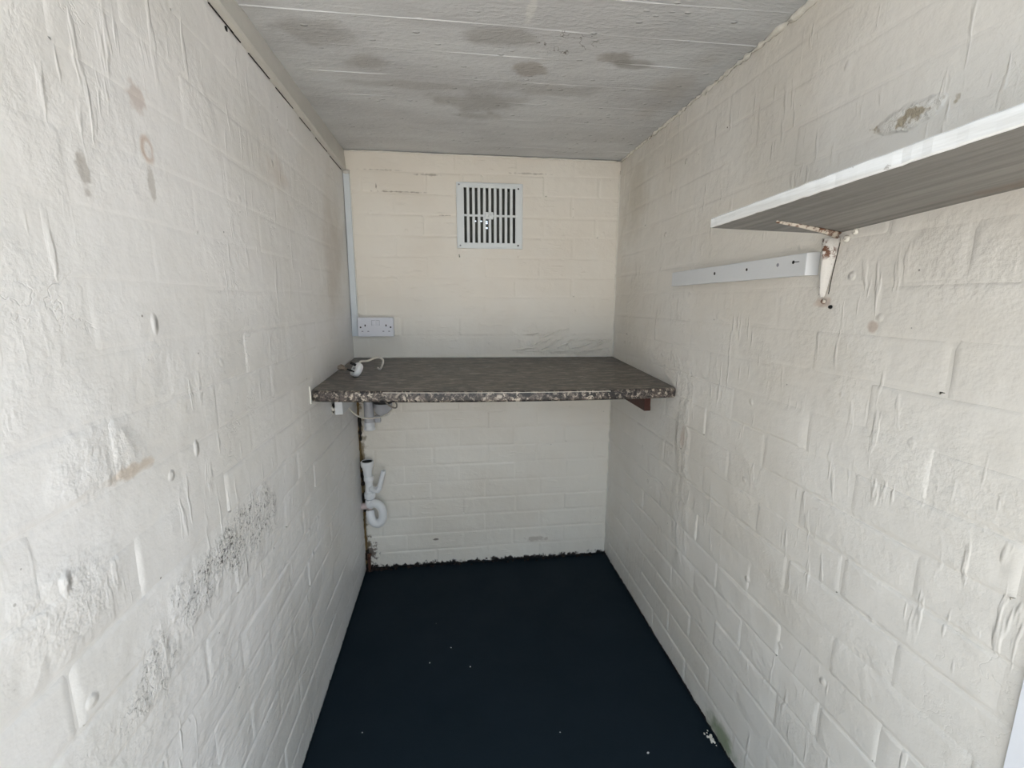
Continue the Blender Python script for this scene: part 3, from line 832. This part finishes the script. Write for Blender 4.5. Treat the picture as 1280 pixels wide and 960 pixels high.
# bearers fixed to the walls under the worktop
V, F = hexa_bev([(XR - 0.024, 1.508, 0.794), (XR - 0.0005, 1.508, 0.794), (XR - 0.0005, D - 0.006, 0.800), (XR - 0.024, D - 0.006, 0.800),
                 (XR - 0.024, 1.508, 0.886), (XR - 0.0005, 1.508, 0.886), (XR - 0.0005, D - 0.006, 0.900), (XR - 0.024, D - 0.006, 0.900)], 0.0015)
tag(mesh_obj('support_batten', V, F, M['redwood'], None, origin=(XR - 0.012, 1.7, 0.80)), 'red-brown timber batten on the right wall under the worktop', 'batten', None)
V, F = hexa_bev([(XL + 0.011, 1.530, 0.805), (XL + 0.036, 1.530, 0.805), (XL + 0.036, D - 0.03, 0.812), (XL + 0.011, D - 0.03, 0.812),
                 (XL + 0.011, 1.530, 0.897), (XL + 0.036, 1.530, 0.897), (XL + 0.036, D - 0.03, 0.910), (XL + 0.011, D - 0.03, 0.910)], 0.0015)
lb = mesh_obj('support_batten', V, F, M['white_wood'], None, origin=(XL + 0.02, 1.7, 0.81))
tag(lb, 'white painted batten end on the left wall under the worktop', 'batten')
mesh_obj('broken_plaster', *merge(chunk((XL + 0.004, 1.532, 0.828), (0.010, 0.008, 0.012), 2), chunk((XL + 0.003, 1.53, 0.812), (0.009, 0.006, 0.008), 4)), M['mortar'], lb, origin=(XL, 1.53, 0.82))
mesh_obj('dark_gap', *merge(chunk((XL + 0.008, 1.527, 0.836), (0.005, 0.004, 0.010), 6), chunk((XL + 0.007, 1.526, 0.815), (0.003, 0.003, 0.006), 7)), M['crack'], lb, origin=(XL, 1.527, 0.83))

# ================================================================== PLUG, FLEX, SCRAP ON THE WORKTOP
def wz(x, y): return ztop(x, (y - 1.32) / (yback - 1.32))
px_, py_ = -0.322, 1.515
pz_ = wz(px_, py_)
plug = empty('power_plug', (px_, py_, pz_), 'white three-pin plug lying on the left end of the worktop', 'plug')
# body: rounded UK plug lying on its back, pins pointing to the left wall
prof2 = []
for k in range(28):
    an = 2 * math.pi * k / 28
    cx_, cy_ = math.cos(an), math.sin(an)
    rx = 0.026 * (1 - 0.10 * max(0, cy_) ** 2)
    prof2.append((rx * abs(cx_) ** 0.75 * (1 if cx_ > 0 else -1), 0.024 * abs(cy_) ** 0.8 * (1 if cy_ > 0 else -1)))
bm = bmesh.new()
lay = []
for hz, sc in [(0, .86), (0.002, .96), (0.006, 1.0), (0.014, .98), (0.019, .86), (0.0215, .6)]:
    lay.append([bm.verts.new(Vector((a * sc, b * sc, hz))) for a, b in prof2])
for a, b in zip(lay[:-1], lay[1:]):
    for k in range(28):
        bm.faces.new([a[k], a[(k + 1) % 28], b[(k + 1) % 28], b[k]])
bm.faces.new(lay[0][::-1]); bm.faces.new(lay[-1])
pd = Vector((-0.72, -0.42, 0.50)).normalized()           # the way the pins point
zl = -pd
yl = Vector((0.62, 0.40, 0.45)); yl = (yl - zl * yl.dot(zl)).normalized()
xl_ = yl.cross(zl)
Rp = Matrix((xl_, yl, zl)).transposed()
V, F = bm_out(bm)
low = min((Rp @ v).z for v in V)
pc = Vector((px_, py_, pz_ - low + 0.0008))
V = [Rp @ v + pc for v in V]
body = mesh_obj('body', V, F, M['plug'], plug, origin=pc, smooth=True)
def pin(c, s):
    v, f = box((0, 0, 0), s, 0.0006, 1)
    return [Rp @ (q + Vector(c)) + pc for q in v], f
mesh_obj('pin', *pin((0, 0.0115, -0.0095), (0.004, 0.008, 0.020)), M['hole'], plug, origin=pc)
mesh_obj('pin', *pin((0.0105, -0.0105, -0.0075), (0.0064, 0.004, 0.017)), M['hole'], plug, origin=pc)
mesh_obj('pin', *pin((-0.0105, -0.0105, -0.0075), (0.0064, 0.004, 0.017)), M['hole'], plug, origin=pc)
mesh_obj('fuse_cover', *pin((0, 0.001, 0.0002), (0.020, 0.007, 0.0016)), M['grey_pl'], plug, origin=pc)
fl = smooth_path([pc + yl * 0.021 + zl * 0.009, pc + yl * 0.030 + zl * 0.009, (-0.288, 1.565, 0.9790), (-0.270, 1.585, 0.9850), (-0.253, 1.595, 0.9855), (-0.243, 1.600, 0.9760), (-0.247, 1.600, 0.9570), (-0.256, 1.610, 0.9440), (-0.268, 1.640, 0.9440)], 8)
mesh_obj('flex', *tube(fl, 0.0034, 10), M['cable'], plug, origin=(-0.3, 1.62, 0.96), smooth=True)
mesh_obj('strain_relief', *tube([fl[0], fl[1], fl[3]], [0.0055, 0.0050, 0.0042], 12), M['plug'], plug, origin=fl[0], smooth=True)
o = mesh_obj('crumpled_scrap', *merge(chunk((-0.382, 1.600, 0.9540), (0.017, 0.014, 0.0135), 11), chunk((-0.366, 1.590, 0.9490), (0.011, 0.010, 0.0085), 13)), M['scrap'], origin=(-0.372, 1.618, 0.941), smooth=False)
tag(o, 'small crumpled taupe scrap behind the plug against the left wall', 'scrap')

# ================================================================== SHELF, BRACKET, BATTEN (right wall)
shelf = empty('wall_shelf', (0.56, 0.55, 1.30), 'long chipped white board shelf high on the right wall', 'shelf')
Bf, Bn = (0.440, 0.768, 1.3000), (0.440, 0.17, 1.3135)
Wf, Wn = (XR - 0.003, 0.780, 1.2965), (XR - 0.003, 0.17, 1.3300)
def lerp(a, b, t): return Vector(a) * (1 - t) + Vector(b) * t
V, F = [], []
NS = 60
tf, tn = 0.0155, 0.0182
for i in range(NS + 1):
    t = i / NS
    f_, w_ = lerp(Bf, Bn, t), lerp(Wf, Wn, t)
    th = tf + (tn - tf) * t
    jx = 0.0011 * mnoise.noise(Vector((t * 38, 0, 0))); jz = 0.0009 * mnoise.noise(Vector((t * 47, 5, 0)))
    jt = 0.0008 * mnoise.noise(Vector((t * 29, 9, 0)))
    c = 0.0016
    V += [f_ + Vector((c + jx, 0, jz)), f_ + Vector((jx, 0, c + jz)), f_ + Vector((jx, 0, th - c + jt)), f_ + Vector((c + jx, 0, th + jt)), w_ + Vector((0, 0, th)), w_]
for i in range(NS):
    for k in range(5):
        a = i * 6 + k
        F.append([a, a + 1, a + 7, a + 6])
F.append([5, 4, 3, 2, 1, 0]); F.append([NS * 6 + k for k in range(6)])
mesh_obj('board', V, F, M['shelf'], shelf, origin=(0.56, 0.5, 1.31))
V, F = [], []
for i in range(NS + 1):
    t = i / NS
    f_, w_ = lerp(Bf, Bn, t), lerp(Wf, Wn, t)
    jx = 0.0011 * mnoise.noise(Vector((t * 38, 0, 0))); jz = 0.0009 * mnoise.noise(Vector((t * 47, 5, 0)))
    V += [f_ + Vector((0.0017 + jx, 0, jz - 0.0002)), lerp(f_, w_, .5) + Vector((0, 0, -0.0004)), w_ + Vector((0, 0, -0.0002))]
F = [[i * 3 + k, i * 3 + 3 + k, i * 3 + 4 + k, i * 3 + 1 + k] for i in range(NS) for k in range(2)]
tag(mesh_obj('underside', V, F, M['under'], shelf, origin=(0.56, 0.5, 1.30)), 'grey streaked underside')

br = empty('shelf_bracket', (XR, 0.78, 1.20), 'rusting white steel shelf bracket under the far end of the shelf', 'bracket')
# wall leg, tapering towards its foot, with a raised rib
def strip(pts, name, mat, par):
    """pts: list of (centre, half width vector, thickness vector)"""
    V, F = [], []
    for c, w, t in pts:
        c, w, t = Vector(c), Vector(w), Vector(t)
        V += [c - w, c - w * .45 + t * .35, c - w * .25 + t, c + w * .25 + t, c + w * .45 + t * .35, c + w, c + w * .8 - t * .3, c - w * .8 - t * .3]
    n_ = len(pts)
    for i in range(n_ - 1):
        for k in range(8):
            a = i * 8 + k; b = i * 8 + (k + 1) % 8
            F.append([a, b, b + 8, a + 8])
    F.append(list(range(8))[::-1]); F.append([(n_ - 1) * 8 + k for k in range(8)])
    return mesh_obj(name, V, F, mat, par, origin=pts[0][0], smooth=True)
strip([((XR - 0.004, 0.790, 1.184), (0, 0.0050, 0), (-0.004, 0, 0)), ((XR - 0.005, 0.788, 1.195), (0, 0.0075, 0), (-0.007, 0, 0)), ((XR - 0.005, 0.785, 1.225), (0, 0.0100, 0), (-0.012, 0, 0)),
       ((XR - 0.005, 0.780, 1.262), (0, 0.0120, 0), (-0.017, 0, 0)), ((XR - 0.005, 0.777, 1.288), (0, 0.0125, 0), (-0.021, 0, 0))], 'wall_leg', M['bracket'], br)
strip([((XR - 0.008, 0.768, 1.2950), (0, 0.0100, 0), (0, 0, -0.0085)), ((0.640, 0.749, 1.2968), (0.003, 0.0080, 0), (0, 0, -0.0050)), ((0.575, 0.722, 1.2992), (0.003, 0.0068, 0), (0, 0, -0.0036)),
       ((0.510, 0.698, 1.3010), (0.003, 0.0052, 0), (0, 0, -0.0026))], 'shelf_arm', M['rust'], br)
mesh_obj('paint_crack_and_shadow', *merge(tube([Vector((XR - .004, 0.776, 1.19)), Vector((XR - .004, 0.7725, 1.225)), Vector((XR - .004, 0.764, 1.28))], 0.0007, 5), tube([Vector((XR - .004, 0.797, 1.188)), Vector((XR - .004, 0.797, 1.225)), Vector((XR - .004, 0.794, 1.262))], 0.0010, 5),
         tube([Vector((XR - .02, 0.770, 1.2925)), Vector((0.60, 0.737, 1.2980))], 0.0016, 5)), M['crack'], br, origin=(XR, .78, 1.24))  # last tube is the arm's shadow, drawn as a black line
for (yy, zz, r_, m) in [(0.786, 1.1765, 0.0048, 'rust'), (0.768, 1.1665, 0.0034, 'hole'), (0.752, 1.2845, 0.0062, 'mortar'), (0.735, 1.2945, 0.0055, 'mortar')]:
    s_ = mesh_obj('screw', *lathe((XR - 0.0025, yy, zz), (-1, 0, 0), [(r_, 0), (r_, 0.002), (r_ * .7, 0.0042), (r_ * .25, 0.0046), (0, 0.003)], 12), M[m], br, origin=(XR, yy, zz), smooth=True)

# batten with its screw holes
bat = empty('wall_batten', (XR - .01, 1.09, 1.245), 'short white timber batten screwed to the right wall below the shelf', 'batten')
xb = XR - 0.0222
V, F = hexa_bev([(xb, 0.817, 1.2255), (XR - .0008, 0.809, 1.2255), (XR - .0008, 1.368, 1.2235), (xb, 1.362, 1.2225),
                 (xb, 0.817, 1.2675), (XR - .0008, 0.809, 1.2685), (XR - .0008, 1.368, 1.2655), (xb, 1.362, 1.2635)], 0.0012, 6, 0.0004)
mesh_obj('bar', V, F, M['white_wood'], bat, origin=(xb, 1.09, 1.245))
for yy, zz, r_, m in [(1.128, 1.247, 0.0042, 'hole'), (0.997, 1.248, 0.0034, 'hole'), (0.895, 1.2505, 0.0040, 'grey_pl'), (0.851, 1.2525, 0.0036, 'hole')]:
    mesh_obj('screw_hole', *lathe((xb - 0.0001, yy, zz), (-1, 0, 0), [(r_, 0), (r_ * .9, 0.0005), (0.0, 0.0006)], 12), M[m], bat, origin=(xb, yy, zz))
mesh_obj('chipped_slot', *box((xb - 0.0001, 0.842, 1.2525), (0.0009, 0.014, 0.0016), 0.0003, 1), M['hole'], bat, origin=(xb, .842, 1.2525))

# ================================================================== WASTE PIPES (far left corner, under the worktop)
yp = D - 0.036
up_ = empty('waste_pipe', (-0.352, yp, 0.66), 'grey-white waste pipe stub hanging below the left end of the worktop', 'pipe')
mesh_obj('pipe', *lathe((-0.352, yp, 0.655), (0, 0, 1), [(0.0, 0.004), (0.0150, 0.004), (0.0150, 0.0), (0.0185, 0.0), (0.0190, 0.02), (0.0190, 0.236), (0.0, 0.236)], 24), M['pvc_grey'], up_, origin=(-0.352, yp, 0.7), smooth=False)
mesh_obj('collar', *lathe((-0.352, yp, 0.652), (0, 0, 1), [(0.0195, 0.0), (0.0228, 0.002), (0.0228, 0.009), (0.0196, 0.012), (0.0215, 0.020), (0.0215, 0.030), (0.0196, 0.034)], 24), M['pvc'], up_, origin=(-0.352, yp, 0.66), smooth=True)
mesh_obj('clip', *box((-0.322, D - 0.012, 0.692), (0.024, 0.020, 0.028), 0.003, 2), M['pvc_grey'], up_, origin=(-0.322, D - .01, 0.692))
# round-bottomed fitting beside it, the shade in its open mouth put in as a black cap
cup = empty('waste_fitting', (-0.292, D - 0.045, 0.70), 'rounded grey waste fitting with a dark open mouth beside the pipe stub', 'pipe fitting')
mesh_obj('bowl', *lathe((-0.2925, D - 0.048, 0.712), (0, 0, 1), [(0.0, 0.0), (0.014, 0.002), (0.026, 0.010), (0.034, 0.024), (0.037, 0.042), (0.037, 0.058), (0.034, 0.058), (0.031, 0.040), (0.0, 0.036)], 28), M['pvc_grey'], cup, origin=(-0.298, D - .048, .73), smooth=True)
mesh_obj('seal_and_dark_mouth', *merge(lathe((-0.2925, D - 0.048, 0.7655), (0, 0, 1), [(0.036, 0), (0.038, 0.004), (0.038, 0.03), (0.033, 0.034), (0.0, 0.034)], 24)), M['black'], cup, origin=(-0.298, D - .048, .78), smooth=True)  # black cap stands in for the shade inside the open mouth

stp = empty('washing_machine_waste', (-0.372, yp, 0.40), 'white plastic standpipe with trap bend and hose spigot in the far left corner', 'pipe')
bx_ = -0.3705
mesh_obj('socket_cup', *lathe((bx_, yp, 0.452), (0, 0, 1), [(0.0165, 0), (0.0180, 0.010), (0.0180, 0.022), (0.0205, 0.030), (0.0205, 0.036), (0.0255, 0.044), (0.0265, 0.050), (0.0265, 0.063), (0.0245, 0.066), (0.0215, 0.066), (0.0205, 0.058), (0.0180, 0.045), (0.0, 0.040)], 28), M['pvc'], stp, origin=(bx_, yp, .48), smooth=True)
mesh_obj('seal_and_dark_mouth', *lathe((bx_, yp, 0.5145), (0, 0, 1), [(0.0218, 0), (0.0218, 0.0015), (0.0185, 0.0015), (0.0180, -0.010)], 28), M['black'], stp, origin=(bx_, yp, .515), smooth=True)
mesh_obj('body', *lathe((bx_ + .003, yp, 0.372), (0, 0, 1), [(0.0175, 0), (0.0170, 0.020), (0.0155, 0.035), (0.0165, 0.055), (0.0205, 0.062), (0.0205, 0.074), (0.0165, 0.082)], 24), M['pvc'], stp, origin=(bx_, yp, .41), smooth=True)
V, F = lathe((bx_ + .004, yp, 0.352), (0, 0, 1), [(0.018, 0), (0.0225, 0.003), (0.0232, 0.018), (0.0225, 0.028), (0.018, 0.030)], 16)
mesh_obj('nut', V, F, M['pvc'], stp, origin=(bx_, yp, .36), smooth=False)
sp = smooth_path([(bx_ + .010, yp - .006, 0.400), (bx_ + .030, yp - .020, 0.396), (bx_ + .046, yp - .026, 0.404), (bx_ + .054, yp - .028, 0.425), (bx_ + .066, yp - .028, 0.468), (bx_ + .070, yp - .028, 0.483)], 5)
mesh_obj('spigot', *tube(sp, [0.0125] * 12 + [0.0105] * (len(sp) - 14) + [0.0095, 0.0085], 14), M['pvc'], stp, origin=sp[0], smooth=True)
mesh_obj('spigot_collar', *lathe(sp[8], (sp[9] - sp[7]), [(0.0115, -.004), (0.0145, -.003), (0.0145, 0.003), (0.0115, 0.004)], 14), M['pvc'], stp, origin=sp[8], smooth=True)
mesh_obj('clamp_ring', *lathe((bx_ + .004, yp, 0.336), (0, 0, 1), [(0.0155, 0), (0.0175, 0.001), (0.0175, 0.006), (0.0150, 0.007), (0.0150, 0.012), (0.0178, 0.013), (0.0178, 0.016), (0.0150, 0.018)], 20), M['pvc_grey'], stp, origin=(bx_, yp, .345), smooth=True)
tr = smooth_path([(bx_ + .002, yp, 0.345), (bx_ + .004, yp - .004, 0.325), (bx_ + .022, yp - .010, 0.334), (bx_ + .044, yp - .016, 0.326), (bx_ + .056, yp - .020, 0.302), (bx_ + .056, yp - .022, 0.272),
                  (bx_ + .042, yp - .022, 0.248), (bx_ + .020, yp - .018, 0.250), (bx_ + .006, yp - .012, 0.272), (bx_ + .002, yp - .004, 0.300)], 6)
mesh_obj('trap_bend', *tube(tr, 0.0178, 18), M['pvc'], stp, origin=tr[10], smooth=True)
mesh_obj('trap_joint', *lathe((bx_ + .056, yp - .021, 0.266), (0, 0, 1), [(0.0168, 0), (0.0185, 0.001), (0.0185, 0.006), (0.0168, 0.007)], 20), M['pvc'], stp, origin=(bx_ + .056, yp, .27), smooth=True)
mesh_obj('wall_stub', *lathe((XL + 0.002, yp, 0.318), (1, 0, 0), [(0.0140, 0), (0.0140, 0.028), (0.0175, 0.030), (0.0175, 0.040), (0.012, 0.042)], 20), simple('pinkish_plastic', srgb(206, 186, 182), 0.4), stp, origin=(XL + .01, yp, .318), smooth=True)
# bit of old copper at floor level in the corner
cop = mesh_obj('copper_pipe_stub', *merge(ragged([Vector((XL + 0.017, D - 0.016, 0.001 + i * 0.012)) for i in range(8)], 0.0075, 8, 0.3, 4), chunk((XL + 0.021, D - 0.02, 0.085), (0.012, 0.010, 0.006), 8)), rusty('corroded_copper', srgb(78, 48, 36), 0.02), origin=(XL + .017, D - .016, 0), smooth=True)
tag(cop, 'corroded red-brown pipe stub standing in the far left floor corner', 'pipe')

# loose flex looping under the worktop
lp = smooth_path([(-0.408 + .02, 1.70, 0.872), (-0.392, 1.70, 0.80), (-0.372, 1.715, 0.762), (-0.345, 1.73, 0.742), (-0.312, 1.74, 0.737), (-0.272, 1.74, 0.745), (-0.240, 1.735, 0.768), (-0.228, 1.73, 0.80), (-0.245, 1.72, 0.84), (-0.26, 1.71, 0.872)], 6)
o = mesh_obj('hanging_flex', *tube(lp, 0.0030, 8), M['cable'], origin=lp[0], smooth=True)
tag(o, 'thin pale flex hanging in a shallow loop under the left end of the worktop', 'cable')
lp = smooth_path([(-0.255, 1.60, 0.874), (-0.245, 1.60, 0.835), (-0.222, 1.60, 0.812), (-0.206, 1.60, 0.808), (-0.204, 1.60, 0.822), (-0.218, 1.60, 0.842), (-0.236, 1.60, 0.874)], 6)
o = mesh_obj('wire_loop', *tube(lp, 0.0028, 8), M['cable_grey'], origin=lp[0], smooth=True)
tag(o, 'small dark grey wire loop poking down from the worktop underside', 'cable')

# ---- pale specks on the floor
for i, (x, y, s, lab) in enumerate([(-0.1006, 1.343, 0.0032, 'leftmost of the three pale chips lying mid-floor'), (-0.031, 1.402, 0.0030, 'farthest of the three pale chips lying mid-floor'),
                               (0.032, 1.310, 0.0034, 'rightmost of the three pale chips lying mid-floor'), (-0.273, 1.115, 0.0026, 'pale chip on the floor nearest the left wall'),
                               (0.487, 0.961, 0.0042, 'pale chip on the floor nearest the right wall and the camera'), (0.27, 1.048, 0.0022, 'tiny pale chip on the floor toward the right, near the camera')]):
    o = mesh_obj('paint_chip', *chunk((x, y, s * 0.35 + 0.0006), (s, s * .8, s * .35), i + 50), M['chip'], origin=(x, y, 0.0006))
    tag(o, lab, 'paint chip', 'pale chips on the dark floor')
